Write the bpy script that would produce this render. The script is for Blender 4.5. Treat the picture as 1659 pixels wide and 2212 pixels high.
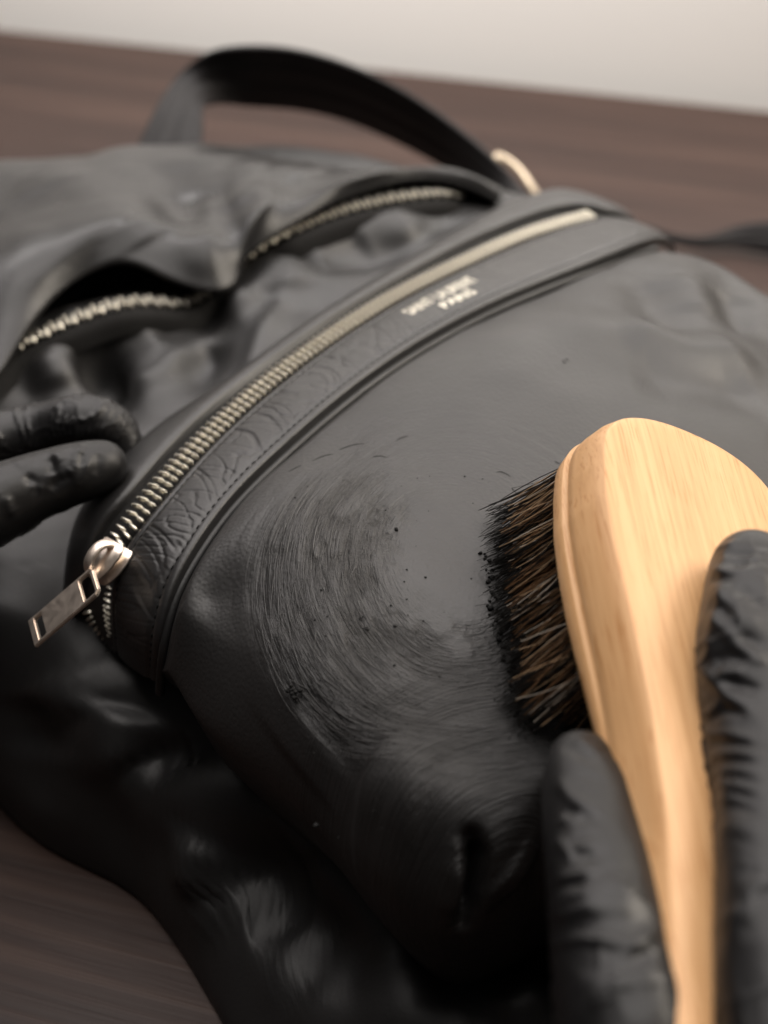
import bpy, bmesh, math, random
import numpy as np
from mathutils import Vector, Matrix
R = math.radians
random.seed(7); rng = np.random.default_rng(7)
for o in list(bpy.data.objects): bpy.data.objects.remove(o)
scn = bpy.context.scene
COL = scn.collection

# ------------------------------------------------------------------ camera
CAM_H, PITCH = 0.34, R(38)
cd = bpy.data.cameras.new('camera'); cam = bpy.data.objects.new('camera', cd); COL.objects.link(cam)
cam.location = (0, 0, CAM_H); cam.rotation_euler = (math.pi/2-PITCH, 0, 0)
cd.sensor_width = 36; cd.sensor_fit = 'AUTO'; cd.lens = 50; cd.clip_start = .01; cd.clip_end = 50
cd.dof.use_dof = True; cd.dof.focus_distance = .350; cd.dof.aperture_fstop = 8.0
cd.dof.aperture_blades = 0
scn.camera = cam
# ------------------------------------------------------------------ light
w = bpy.data.worlds.new('World'); scn.world = w; w.use_nodes = True
bg = w.node_tree.nodes['Background']; bg.inputs[0].default_value = (1, .90, .86, 1); bg.inputs[1].default_value = .04
scn.view_settings.view_transform = 'Standard'; scn.view_settings.look = 'None'
scn.view_settings.exposure = 0; scn.view_settings.gamma = 1
def area(name, loc, target, sx, sy, power, col):
    l = bpy.data.lights.new(name, 'AREA'); l.shape = 'RECTANGLE'; l.size = sx; l.size_y = sy; l.energy = power; l.color = col
    o = bpy.data.objects.new(name, l); COL.objects.link(o); o.location = loc
    o.rotation_euler = (Vector(target)-Vector(loc)).to_track_quat('-Z', 'Y').to_euler()
    return o
area('right_key_lamp', (.80, .46, .74), (.07, .24, .12), .5, .5, 9.2, (1, .90, .77))  # unseen soft key light, low on the right, not a ceiling fitting
area('overhead_lamp', (.02, .38, 1.45), (0, .3, 0), 1.3, .9, 14.5, (1, .945, .90))
area('back_sheen_fill', (.10, .92, .66), (.05, .36, .14), 1.7, 1.06, 18, (1, .935, .915))  # unseen area lamp added before the solid wall for leather sheen; no window
area('added_wall_fill', (.28, .78, .42), (.26, 1.0, .06), 1.3, .12, 6.4, (1, .97, .95))  # extra lamp added out of view only to brighten the wall
cy = scn.cycles
cy.use_denoising = True

# ------------------------------------------------------------------ numeric helpers
FPX = 3072.2
FW = np.array([0, math.cos(PITCH), -math.sin(PITCH)]); UP = np.array([0, math.sin(PITCH), math.cos(PITCH)]); RT = np.array([1., 0, 0])
C0 = np.array([0, 0, CAM_H])
def ray(px, py):
    return FW + RT*((px-829.5)/FPX) + UP*((1106-py)/FPX)
def P(px, py, z):
    """point of the sight line through a photo position at height z above the table"""
    d = ray(px, py); return C0 + d*((z-CAM_H)/d[2])
def PY(px, py, y):
    d = ray(px, py); return C0 + d*(y/d[1])
def PD(px, py, depth):
    return C0 + ray(px, py)*depth
def PL(l): return np.array([P(*q) for q in l])
def spl(pts, n, closed=False, uniform=True):
    """natural / periodic cubic through the points, resampled evenly by length"""
    p = np.asarray(pts, float)
    if closed: p = np.vstack([p[-3:], p, p[:4]])
    d = np.linalg.norm(np.diff(p, axis=0), axis=1)**.5 + 1e-9
    t = np.concatenate([[0], np.cumsum(d)]); k = len(t); h = np.diff(t)
    A = np.zeros((k, k)); b = np.zeros((k, p.shape[1])); A[0, 0] = A[-1, -1] = 1
    for i in range(1, k-1):
        A[i, i-1] = h[i-1]; A[i, i] = 2*(h[i-1]+h[i]); A[i, i+1] = h[i]
        b[i] = 6*((p[i+1]-p[i])/h[i]-(p[i]-p[i-1])/h[i-1])
    m = np.linalg.solve(A, b)
    def ev(x):
        i = np.clip(np.searchsorted(t, x)-1, 0, k-2); a = x-t[i]; c = t[i+1]-x; hh = h[i]
        a = a[:, None]; c = c[:, None]; hh = hh[:, None]
        return (m[i]*c**3+m[i+1]*a**3)/(6*hh) + (p[i]/hh-m[i]*hh/6)*c + (p[i+1]/hh-m[i+1]*hh/6)*a
    t0, t1 = (t[3], t[-4]) if closed else (t[0], t[-1])
    if not uniform: return ev(np.linspace(t0, t1, n))
    x = np.linspace(t0, t1, 1200); q = ev(x)
    L = np.concatenate([[0], np.cumsum(np.linalg.norm(np.diff(q, axis=0), axis=1))])
    s = np.linspace(0, L[-1], n+1)[:-1] if closed else np.linspace(0, L[-1], n)
    return ev(np.interp(s, L, x))
def hash3(i, j, k, seed):
    n = (i*374761393 + j*668265263 + k*2147483647 + seed*1274126177) & 0xffffffff
    n = ((n ^ (n >> 13))*1274126177) & 0xffffffff
    n = ((n ^ (n >> 15))*2246822519) & 0xffffffff
    return ((n ^ (n >> 16)) & 0xffff)/32767.5 - 1
def noise(p, seed=0):
    p = np.asarray(p, float); f = np.floor(p).astype(np.int64); u = p-f; u = u*u*u*(u*(u*6-15)+10)
    r = 0
    for a in (0, 1):
        wa = u[..., 0] if a else 1-u[..., 0]
        for b in (0, 1):
            wb = u[..., 1] if b else 1-u[..., 1]
            for c in (0, 1):
                wc = u[..., 2] if c else 1-u[..., 2]
                r = r + wa*wb*wc*hash3(f[..., 0]+a, f[..., 1]+b, f[..., 2]+c, seed)
    return r
def fbm(p, oct=3, seed=0):
    r = 0; a = 1; p = np.asarray(p, float)
    for i in range(oct): r = r + a*noise(p*2**i + 17.3*i, seed+i); a *= .5
    return r
def ridged(p, seed=0): return (1-np.abs(noise(p, seed))*1.6)
class TPS:
    def __init__(s, pts, lam=1e-5):
        pts = np.asarray(pts, float); s.x = pts[:, :2]*10; n = len(pts); K = s.k(s.x, s.x) + lam*np.eye(n)
        Q = np.c_[np.ones(n), s.x]; A = np.block([[K, Q], [Q.T, np.zeros((3, 3))]])
        s.w = np.linalg.solve(A, np.r_[pts[:, 2], 0, 0, 0])
    def k(s, a, b):
        r2 = ((a[:, None]-b[None])**2).sum(-1); return r2*np.log(r2+1e-12)*.5
    def __call__(s, xy):
        sh = xy.shape[:-1]; q = xy.reshape(-1, 2)*10; out = np.empty(len(q))
        for i in range(0, len(q), 20000):
            c = q[i:i+20000]; out[i:i+20000] = s.k(c, s.x)@s.w[:-3] + np.c_[np.ones(len(c)), c]@s.w[-3:]
        return out.reshape(sh)
def grid_normals(V, closed_u=False):
    if closed_u: du = np.roll(V, -1, 0)-np.roll(V, 1, 0)
    else: du = np.gradient(V, axis=0)
    dv = np.gradient(V, axis=1); n = np.cross(du, dv); return n/(np.linalg.norm(n, axis=-1, keepdims=True)+1e-12)
def sculpt(V, folds, closed_u=False):
    """raise (+) or sink (-) folds along the surface normal; each fold is drawn through points of the surface"""
    n = grid_normals(V, closed_u); n *= np.sign(n[..., 2:3].mean())
    pr = V-C0; zz = pr@FW; ix = 829.5+FPX*(pr@RT)/zz; iy = 1106-FPX*(pr@UP)/zz
    front = (n*(-pr)).sum(-1) > .0002
    front[:, -2:] = False
    D = np.zeros(V.shape[:2])
    for path, wid, dep in folds:
        pts = []
        for px, py in path:
            c = np.where(front, (ix-px)**2+(iy-py)**2+zz*2000, 1e12); pts.append(V.reshape(-1, 3)[c.argmin()])
        q = spl(np.array(pts), 70) if len(pts) > 1 else np.array(pts); dm = np.full(V.shape[:2], 9.); tp = np.zeros(V.shape[:2])
        for k, a in enumerate(q):
            d = np.linalg.norm(V-a, axis=-1); tp = np.where(d < dm, k/max(1, len(q)-1), tp); dm = np.minimum(dm, d)
        end = 1 if len(pts) < 2 else .35+.65*sstep(0, .25, tp)*(1-sstep(.75, 1, tp))
        D += dep*end*np.exp(-(dm/wid)**2)
    return V+n*D[..., None]
def sstep(a, b, x): t = np.clip((x-a)/(b-a), 0, 1); return t*t*(3-2*t)

# ------------------------------------------------------------------ object helpers
def link(o, parent=None):
    COL.objects.link(o)
    if parent is not None:
        o.parent = parent; o.matrix_parent_inverse = Matrix.Identity(4)
    return o
def new_mesh(name, verts, faces, uv=None, smooth=True, attrs=None):
    me = bpy.data.meshes.new(name)
    me.from_pydata(np.asarray(verts).reshape(-1, 3).tolist(), [], [tuple(f) for f in faces])
    if smooth: me.shade_smooth()
    if uv is not None:
        for nm, arr in uv.items():
            l = me.uv_layers.new(name=nm); idx = np.empty(len(me.loops), int); me.loops.foreach_get('vertex_index', idx)
            l.data.foreach_set('uv', np.asarray(arr, np.float32).reshape(-1, 2)[idx].ravel())
    if attrs:
        for nm, arr in attrs.items():
            a = me.attributes.new(nm, 'FLOAT', 'POINT'); a.data.foreach_set('value', np.asarray(arr, np.float32).ravel())
    me.update(); return me
def add(name, me, mat, parent=None, origin=None):
    """origin: put the object's own origin there (mesh given in world space)"""
    o = bpy.data.objects.new(name, me)
    if mat is not None and not me.materials: me.materials.append(mat)
    link(o, parent)
    if origin is not None:
        me.transform(Matrix.Translation(-Vector(origin))); o.location = origin
        if parent is not None: o.location = Vector(origin)-parent.location
    elif parent is not None:
        o.location = -base_of(parent)
    return o
def base_of(p):
    v = Vector((0, 0, 0))
    while p is not None: v += p.location; p = p.parent
    return v
def gfaces(n, m, cu=False, cv=False):
    f = []
    for i in range(n if cu else n-1):
        a = i*m; b = ((i+1) % n)*m
        for j in range(m if cv else m-1):
            k = (j+1) % m; f.append((a+j, b+j, b+k, a+k))
    return f
def gmesh(name, V, cu=False, cv=False, uv=None, attrs=None, caps=False):
    n, m = V.shape[:2]; f = gfaces(n, m, cu, cv)
    if caps: f += [tuple(range(m))[::-1], tuple(range((n-1)*m, n*m))]
    return new_mesh(name, V, f, uv, True, attrs)
def frames(c):
    t = np.gradient(c, axis=0); t /= np.linalg.norm(t, axis=1, keepdims=True); return t
def tube(c, r, m=10, up=(0, 0, 1), flat=1.):
    c = np.asarray(c); t = frames(c); r = np.broadcast_to(r, len(c)); u = np.array(up, float)
    s = np.cross(t, u); s /= np.linalg.norm(s, axis=1, keepdims=True)+1e-12; v = np.cross(s, t)
    a = np.linspace(0, 2*np.pi, m, endpoint=False)
    return c[:, None]+r[:, None, None]*(np.cos(a)[None, :, None]*s[:, None]+flat*np.sin(a)[None, :, None]*v[:, None])
def thing(name, label, cat, loc, group=None):
    o = bpy.data.objects.new(name, None); o.empty_display_size = .02; o.location = loc; link(o)
    o['label'] = label; o['category'] = cat
    if group: o['group'] = group
    return o

# ------------------------------------------------------------------ materials
class M:
    def __init__(s, name):
        s.m = bpy.data.materials.new(name); s.m.use_nodes = True; s.t = s.m.node_tree; s.b = s.t.nodes['Principled BSDF']
    def n(s, typ, **kw):
        nd = s.t.nodes.new(typ)
        for k, v in kw.items():
            if k.startswith('_'): setattr(nd, k[1:], v)
            else: nd.inputs[k.replace('__', ' ')].default_value = v
        return nd
    def l(s, a, ao, b, bi): s.t.links.new(a.outputs[ao], b.inputs[bi])
    def coord(s, kind='Object', scale=(1, 1, 1), uv=None, rot=(0, 0, 0)):
        if uv: c = s.n('ShaderNodeUVMap', _uv_map=uv); o = 'UV'
        else: c = s.n('ShaderNodeTexCoord'); o = kind
        mp = s.n('ShaderNodeMapping'); mp.inputs['Scale'].default_value = scale; mp.inputs['Rotation'].default_value = rot
        s.l(c, o, mp, 'Vector'); return mp
    def noise(s, mp, scale, detail=3, rough=.55, dist=0):
        t = s.n('ShaderNodeTexNoise', Scale=scale, Detail=detail, Roughness=rough, Distortion=dist); s.l(mp, 'Vector', t, 'Vector'); return t
    def ramp(s, src, out, stops):
        r = s.n('ShaderNodeValToRGB'); e = r.color_ramp.elements
        while len(e) < len(stops): e.new(.5)
        for el, (p, c) in zip(e, stops):
            el.position = p; el.color = (c if hasattr(c, '__len__') else (c, c, c)) + ((1,) if hasattr(c, '__len__') and len(c) == 3 else ()) if hasattr(c, '__len__') else (c, c, c, 1)
        s.l(src, out, r, 'Fac'); return r
    def bump(s, src, out, strength, dist, prev=None):
        b = s.n('ShaderNodeBump', Strength=strength, Distance=dist); s.l(src, out, b, 'Height')
        if prev: s.l(prev, 'Normal', b, 'Normal')
        return b
    def math(s, op, a, ao, b=None, bo=None, val=None):
        m_ = s.n('ShaderNodeMath', _operation=op); s.l(a, ao, m_, 0)
        if b is not None: s.l(b, bo, m_, 1)
        elif val is not None: m_.inputs[1].default_value = val
        return m_
def leather(name, col=(.014, .0135, .0135), rough=.41, grain=.25, spec=.5, scale=900, bigb=.35):
    q = M(name); q.b.inputs['Base Color'].default_value = (*col, 1); q.b.inputs['Specular IOR Level'].default_value = spec
    mp = q.coord(); v = q.n('ShaderNodeTexVoronoi', _feature='SMOOTH_F1', Scale=scale); q.l(mp, 'Vector', v, 'Vector')
    nz = q.noise(mp, 260, 4); big = q.noise(mp, 38, 3)
    r = q.ramp(big, 'Fac', [(.3, rough-.05), (.75, rough+.07)]); q.l(r, 'Color', q.b, 'Roughness')
    b1 = q.bump(v, 'Distance', grain, .00018); b2 = q.bump(nz, 'Fac', grain, .00025, b1); b3 = q.bump(big, 'Fac', bigb, .0008, b2)
    q.l(b3, 'Normal', q.b, 'Normal'); return q
LEATHER = leather('black_leather').m
LEATHER_FAR = leather('black_leather_soft', rough=.32, grain=.15, spec=.30).m
LEATHER_DK = leather('black_leather_edge', (.01, .0098, .0098), .5).m
def panel_mat():
    q = M('black_leather_polished'); q.b.inputs['Base Color'].default_value = (.0145, .0138, .0135, 1)
    mp = q.coord(); v = q.n('ShaderNodeTexVoronoi', _feature='SMOOTH_F1', Scale=1000); q.l(mp, 'Vector', v, 'Vector')
    nz = q.noise(mp, 300, 4); big = q.noise(mp, 30, 3)
    b1 = q.bump(v, 'Distance', .42, .0002); b2 = q.bump(nz, 'Fac', .22, .00025, b1)
    prev = b2
    rr = q.ramp(big, 'Fac', [(.3, .42), (.75, .52)])
    tot = None
    for uvn, at, sc in (('swirl', 'wax', (10, 1550, 1)), ('stroke', 'wax_stroke', (18, 1600, 1))):
        m1 = q.coord(uv=uvn, scale=sc); s1 = q.noise(m1, 1, 4, .65, .25)
        m2 = q.coord(uv=uvn, scale=(sc[0]*2.2, sc[1]*.28, 1)); s2 = q.noise(m2, 1, 3, .6)
        mm = q.math('ADD', s1, 'Fac', q.math('MULTIPLY', s2, 'Fac', val=.9), 0)
        a = q.n('ShaderNodeAttribute', _attribute_name=at)
        h = q.math('MULTIPLY', mm, 0, a, 'Fac')
        prev = q.bump(h, 0, 1, .0014, prev)
        k = q.math('MULTIPLY', s2, 'Fac', a, 'Fac'); tot = k if tot is None else q.math('MAXIMUM', tot, 0, k, 0)
    ad = q.math('MULTIPLY', tot, 0, val=.16); rs = q.math('ADD', rr, 'Color', ad, 0); q.l(rs, 0, q.b, 'Roughness')
    q.l(prev, 'Normal', q.b, 'Normal'); return q.m
PANEL = panel_mat()
def simple(name, col, rough, metal=0., spec=.5, bump=None):
    q = M(name); q.b.inputs['Base Color'].default_value = (*col, 1); q.b.inputs['Roughness'].default_value = rough
    q.b.inputs['Metallic'].default_value = metal; q.b.inputs['Specular IOR Level'].default_value = spec
    mp = q.coord(); nz = q.noise(mp, 400 if not bump else bump[0], 3)
    b = q.bump(nz, 'Fac', .15 if not bump else bump[1], .0002); q.l(b, 'Normal', q.b, 'Normal')
    r = q.ramp(nz, 'Fac', [(.3, max(.03, rough-.05)), (.7, rough+.06)]); q.l(r, 'Color', q.b, 'Roughness')
    return q.m
BRASS = simple('pale_brass', (.95, .90, .78), .42, 1.)
STEEL = simple('pale_gold_steel', (.80, .70, .61), .42, 1.)
FOIL = simple('gold_foil', (.85, .80, .68), .35, .6)
TAPE = simple('black_zip_tape', (.010, .0095, .009), .8, 0, .2, (1500, .6))
THREAD = simple('shaded_black_thread', (.006, .006, .006), .75, 0, .15)  # black thread, coloured darker than the leather for the shade in stitch holes
WEB = simple('black_strap_fabric', (.012, .0105, .0105), .7, 0, .28, (1200, .5))
WAX = simple('black_wax', (.006, .0058, .0055), .75, 0, .25)
WAXL = simple('dried_black_wax', (.02, .019, .018), .4, 0, .5)
def glove_mat():
    q = M('black_nitrile'); q.b.inputs['Base Color'].default_value = (.0055, .0053, .0056, 1); q.b.inputs['Specular IOR Level'].default_value = .33
    mp = q.coord(); a = q.noise(mp, 700, 3); c = q.noise(mp, 60, 3)
    r = q.ramp(c, 'Fac', [(.3, .34), (.75, .48)]); q.l(r, 'Color', q.b, 'Roughness')
    b = q.bump(a, 'Fac', .12, .0002); b = q.bump(c, 'Fac', .3, .0008, b); q.l(b, 'Normal', q.b, 'Normal'); return q.m
GLOVE = glove_mat()
def wood_mat():
    q = M('pale_beech'); tcc = q.n('ShaderNodeTexCoord'); tc = q.n('ShaderNodeMapping'); tc.inputs['Rotation'].default_value = (0, 0, R(-11)); q.l(tcc, 'Object', tc, 'Vector')
    mp = q.n('ShaderNodeMapping'); mp.inputs['Scale'].default_value = (10, 700, 500); q.l(tc, 'Vector', mp, 'Vector')
    g = q.noise(mp, 1, 5, .6, .4)
    m2 = q.n('ShaderNodeMapping'); m2.inputs['Scale'].default_value = (6, 60, 60); q.l(tc, 'Vector', m2, 'Vector'); g2 = q.noise(m2, 1, 3, .5, .6)
    m3 = q.n('ShaderNodeMapping'); m3.inputs['Scale'].default_value = (60, 2200, 1500); q.l(tc, 'Vector', m3, 'Vector'); g3 = q.noise(m3, 1, 2, .5)
    c1 = q.ramp(g, 'Fac', [(.25, (.52, .285, .125)), (.5, (.62, .36, .17)), (.8, (.67, .41, .21))])
    c2 = q.ramp(g2, 'Fac', [(.3, (.90, .87, .82)), (.7, (1, 1, 1))])
    c3 = q.ramp(g3, 'Fac', [(.34, (.78, .66, .52)), (.42, (1, 1, 1))])
    mx = q.n('ShaderNodeMixRGB', _blend_type='MULTIPLY', Fac=1.); q.l(c1, 'Color', mx, 1); q.l(c2, 'Color', mx, 2)
    my = q.n('ShaderNodeMixRGB', _blend_type='MULTIPLY', Fac=.8); q.l(mx, 'Color', my, 1); q.l(c3, 'Color', my, 2)
    q.l(my, 'Color', q.b, 'Base Color'); q.b.inputs['Roughness'].default_value = .42; q.b.inputs['Specular IOR Level'].default_value = .4
    b = q.bump(g, 'Fac', .12, .0003); b = q.bump(g3, 'Fac', .1, .0002, b); q.l(b, 'Normal', q.b, 'Normal'); return q.m
WOOD = wood_mat()
def table_mat():
    q = M('dark_wood_grain'); mp = q.coord(scale=(6, 190, 190)); g = q.noise(mp, 1, 5, .62, .5)
    m2 = q.coord(scale=(2.2, 34, 34)); g2 = q.noise(m2, 1, 3)
    a = q.n('ShaderNodeMixRGB', _blend_type='MIX', Fac=.45); q.l(g, 'Fac', a, 1); q.l(g2, 'Fac', a, 2)
    c = q.ramp(a, 'Color', [(.32, (.012, .0058, .0044)), (.52, (.031, .0160, .0118)), (.70, (.062, .036, .0265))])
    q.l(c, 'Color', q.b, 'Base Color'); q.b.inputs['Roughness'].default_value = .5; q.b.inputs['Specular IOR Level'].default_value = .30
    b = q.bump(g, 'Fac', .6, .0006); q.l(b, 'Normal', q.b, 'Normal'); return q.m
TABLE = table_mat()
def wall_mat():
    q = M('pale_wall_paint'); q.b.inputs['Base Color'].default_value = (.80, .77, .73, 1); q.b.inputs['Roughness'].default_value = .7
    nz = q.noise(q.coord(), 160, 3); b = q.bump(nz, 'Fac', .12, .001); q.l(b, 'Normal', q.b, 'Normal'); return q.m
WALL = wall_mat()

# ------------------------------------------------------------------ the setting: table and wall
e0 = P(0, 62, 0); e1 = P(1659, 238, 0); ed = (e1-e0)/np.linalg.norm(e1-e0); en = np.array([-ed[1], ed[0], 0])
ang = math.atan2(ed[1], ed[0])
def box_mesh(name, x0, x1, y0, y1, z0, z1, bev=.002):
    bm = bmesh.new(); bmesh.ops.create_cube(bm, size=1)
    for v in bm.verts: v.co = ((x0+x1)/2+v.co.x*(x1-x0), (y0+y1)/2+v.co.y*(y1-y0), (z0+z1)/2+v.co.z*(z1-z0))
    if bev: bmesh.ops.bevel(bm, geom=list(bm.edges), offset=bev, segments=2, affect='EDGES', profile=.5)
    me = bpy.data.meshes.new(name); bm.to_mesh(me); bm.free(); return me
tb = add('tabletop', box_mesh('tabletop', -.9, 1.1, -1.15, 0, -.03, 0, .0025), TABLE)
tb.location = e0; tb.rotation_euler = (0, 0, ang); tb['label'] = 'dark brown wood-grain tabletop under the black bag'; tb['category'] = 'table'
wl = add('wall', box_mesh('wall', -2.2, 2.4, 0, .05, -.8, 1.8, 0), WALL)
wl.location = e0+en*.022; wl.rotation_euler = (0, 0, ang); wl['kind'] = 'structure'; wl['label'] = 'pale grey wall behind the table'

# ------------------------------------------------------------------ backpack
BP = thing('backpack', 'black leather backpack lying on the table with zipped front pocket', 'backpack', (.0, .36, 0))
# seam between pocket panel and pocket gusset, zipper centre line, gusset edges: photo position + height over the table
S_ = PL([(345,1480,.074),(352,1390,.090),(375,1290,.100),(425,1190,.106),(505,1080,.110),(610,975,.113),(745,858,.115),(905,745,.116),(1080,652,.116),(1250,583,.113),(1420,521,.106)])
Z_ = PL([(233,1290,.082),(236,1200,.093),(275,1140,.099),(330,1070,.103),(430,960,.106),(560,840,.108),(700,735,.109),(850,640,.109),(1000,565,.108),(1150,500,.105),(1290,460,.101)])
I_ = PL([(178,1290,.074),(185,1210,.086),(215,1135,.094),(262,1078,.099),(320,1010,.102),(415,908,.105),(550,795,.107),(690,695,.108),(840,605,.107),(990,525,.106),(1140,463,.103),(1250,440,.1005),(1330,458,.096)])
O_ = PL([(140,1300,.064),(148,1200,.078),(170,1115,.086),(215,1040,.0905),(290,962,.094),(385,890,.096),(470,838,.097),(600,745,.098),(720,663,.099),(880,563,.098),(1030,473,.097),(1140,425,.096),(1215,409,.095),(1290,430,.091)])
W_ = PL([(248,1400,.066),(240,1300,.083),(258,1215,.094),(305,1140,.1005),(372,1060,.1045),(470,952,.107),(590,845,.109),(725,742,.110),(872,650,.110),(1020,575,.109),(1165,512,.106),(1310,470,.102)])   # strip edge beside the teeth
N = 900
ext = lambda A, *q: np.vstack([A, P(*q)])
S = spl(S_, N); SX = spl(ext(S_, 1468,550,.080), N); Wd = spl(ext(W_, 1362,502,.076), N); O = spl(ext(O_, 1338,456,.068), N); I = spl(ext(I_, 1378,486,.072), N)

# pocket panel ---------------------------------------------------------------
lower = [(385,1548,.070),(430,1600,.072),(505,1660,.074),(620,1737,.077),(720,1826,.079),(850,1964,.081),(940,2008,.081),(1010,2006,.081),(1117,1967,.081),(1185,1934,.081)]
ct = [P(*q)[:2] for q in lower] + [np.array(q) for q in ((.08,.186),(.12,.187),(.17,.20),(.21,.235),(.23,.30),(.215,.37),(.185,.405),(.155,.425),(.134,.440),(.118,.455))]
ct += [q[:2] for q in S[::-1][::30]]
ct = np.array(ct); NU = 900
B = spl(ct, NU, closed=True)
nS = 0
cc = np.array([.065, .300])
topctl = [(*q[:2], q[2]-.0016) for q in S[::43]]
topctl += [tuple(P(*q)) for q in [(600,1120,.1165),(800,960,.1195),(1000,810,.121),(1250,700,.1205),(1420,690,.113),(1350,740,.117),(1600,790,.109),(1480,600,.108),(1590,680,.103),
  (800,1250,.1185),(1000,1190,.117),(1050,1000,.1205),(1300,900,.118),(640,1400,.1105),(900,1450,.114),(1110,1500,.112),(830,1690,.1075),(1050,1690,.1105),(720,1600,.1045),(930,1830,.103),(860,1850,.1005),(1050,1820,.1055),(1150,1800,.1065),(1010,1930,.0985),(740,1740,.0985),(520,1430,.0995),(450,1290,.1035),(560,1250,.1105),(620,1520,.103),(1150,1600,.1105)]]
topctl += [(.10,.26,.100),(.15,.30,.094),(.19,.36,.09),(.19,.26,.085),(.09,.21,.085),(.14,.41,.098)]
TOP = TPS(topctl, 2e-4)
def furrow(xy, a, b, wid, dep):
    a = np.array(a)[:2]; b = np.array(b)[:2]; d = b-a; L = np.linalg.norm(d); d = d/L
    t = ((xy-a)@d)/L; s = (xy-a)@np.array([-d[1], d[0]])
    return dep*np.exp(-(s/wid)**2)*sstep(-.15, .25, t)*(1-sstep(.75, 1.15, t))
def panel_top(xy):
    z = TOP(xy)
    p = np.concatenate([xy*22, np.zeros(xy.shape[:-1]+(1,))], -1)
    return z + .0012*noise(p, 3) + .0005*noise(p*2.6, 5)
# edge softness and wall depth round the contour
angS = np.linalg.norm(B[:, None]-S[None, :, :2], axis=-1); nearS = angS.min(1); iS = angS.argmin(1)
kS = 1-sstep(.004, .022, nearS)
gk = np.exp(-.5*(np.arange(-30, 31)/10)**2); gk /= gk.sum()
psm = lambda a: np.convolve(np.r_[a[-30:], a, a[:30]], gk, 'valid')
kS = np.minimum(kS, psm(psm(kS))); kS = psm(kS)
zb = psm(psm(kS*(S[iS, 2]-.006)+(1-kS)*.079)); zb = np.minimum(zb, np.where(nearS < .004, S[iS, 2]-.004, 9))
eE = .005*kS + .015*(1-kS)
NF, NR = 150, 34
rows = []
Bl = np.linalg.norm(B-cc, axis=1)
for j in range(NF):
    g = (j/NF)**.85*(1-eE/Bl); rows.append((cc+(B-cc)*g[:, None], np.ones(NU)))
for j in range(NR):
    f = j/(NR-1)*np.pi/2; g = 1-eE/Bl*(1-np.sin(f)); rows.append((cc+(B-cc)*g[:, None], np.full(NU, np.cos(f)**.9)))
V = np.zeros((NU, len(rows)+2, 3))
for j, (xy, pr) in enumerate(rows):
    V[:, j, :2] = xy; zt = panel_top(xy); V[:, j, 2] = zb+(zt-zb)*pr
V[:, -2] = V[:, -3]; V[:, -2, 2] -= .010*(1-kS)+.003; V[:, -2, :2] += (cc-B)/Bl[:, None]*.003
V[:, -1] = V[:, -2]; V[:, -1, 2] -= .004+.022*(1-kS); V[:, -1, :2] += (cc-B)/Bl[:, None]*.012
V = sculpt(V, [([(1021,1812),(1022,1850),(1016,1920),(1004,1998)], .0019, -.0090), ([(1003,1840),(1004,1900),(992,1980)], .0034, .0030), ([(1075,1880),(1120,1900)], .008, .0020),
    ([(790,1670),(850,1710),(930,1740)], .011, .0035), ([(700,1560),(640,1660)], .014, .002), ([(760,1820),(900,1900)], .010, .002),
    ([(1395,590),(1415,660),(1470,730)], .010, -.0040), ([(1320,705),(1400,722),(1500,755),(1620,765)], .011, .0040), ([(1570,620),(1590,690),(1640,720)], .009, -.0040), ([(1500,600),(1525,690)], .010, .0035), ([(1350,800),(1500,815),(1640,830)], .014, -.0030)], True)
PV = V
# polishing swirl: arcs about a centre, radius and turn stored as a map
sc = P(985,1215,.117)[:2]; ex = P(985-440,1270,.11)[:2]-sc; ex /= np.linalg.norm(ex); ey = np.array([-ex[1], ex[0]])
d = V[..., :2]-sc; lx = d@ex; ly = d@ey; rad = np.hypot(lx, ly*.80)*(1+.06*noise(np.concatenate([d*30, 0*d[..., :1]], -1), 9)); tht = np.arctan2(ly, lx)
swirl = np.stack([tht*.35, rad], -1)
def ang_mask(a0, a1, soft): return sstep(a0-soft, a0, tht)*(1-sstep(a1, a1+soft, tht))
rj = rad+.0035*noise(np.stack([tht*2.2, rad*0, rad*0], -1), 4)+.002*noise(np.stack([tht*3, rad*500, rad*0], -1), 14)
wax = sstep(.008, .026, rad)*(1-sstep(.041, .056, rj))
wax = wax*np.clip(.12+.88*ang_mask(-.55, 2.1, .9), 0, 1)*(1-sstep(2.3, 3.0, np.abs(tht)))
wax *= .42+.58*np.clip(.5+.9*noise(swirl[..., [0, 1, 1]]*np.array([9, 190, 0]), 12)+.6*noise(swirl[..., [0, 1, 1]]*np.array([22, 500, 0]), 18), 0, 1.15)
d0 = P(900,1650,.106)[:2]; d1 = P(1130,1530,.112)[:2]; dd = (d1-d0)/np.linalg.norm(d1-d0); dn = np.array([-dd[1], dd[0]])
q2 = V[..., :2]-P(1010,1640,.108)[:2]; sx = q2@dd; sy = q2@dn; sy2 = sy+sx*sx*8
stroke = np.stack([sx, sy2], -1)
wax2 = np.exp(-(sx/.034)**4)*np.exp(-(sy/.024)**4)*(.5+.5*np.clip(.5+noise(np.stack([sx*60, sy*200, 0*sx], -1), 21), 0, 1))
pk = add('pocket_panel', gmesh('pocket_panel', V, cu=True, uv={'swirl': swirl, 'stroke': stroke}, attrs={'wax': wax, 'wax_stroke': wax2*.9}), PANEL, BP)

def panel_z(x, y): return float(panel_top(np.array([[x, y]]))[0])
# piping along the seam
c = S.copy(); c[:, 2] -= .0030
add('piping', gmesh('piping', tube(c+np.array([-.0002, .0002, 0]), .0013, 10), cv=True, caps=True), LEATHER_DK, BP)

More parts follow.
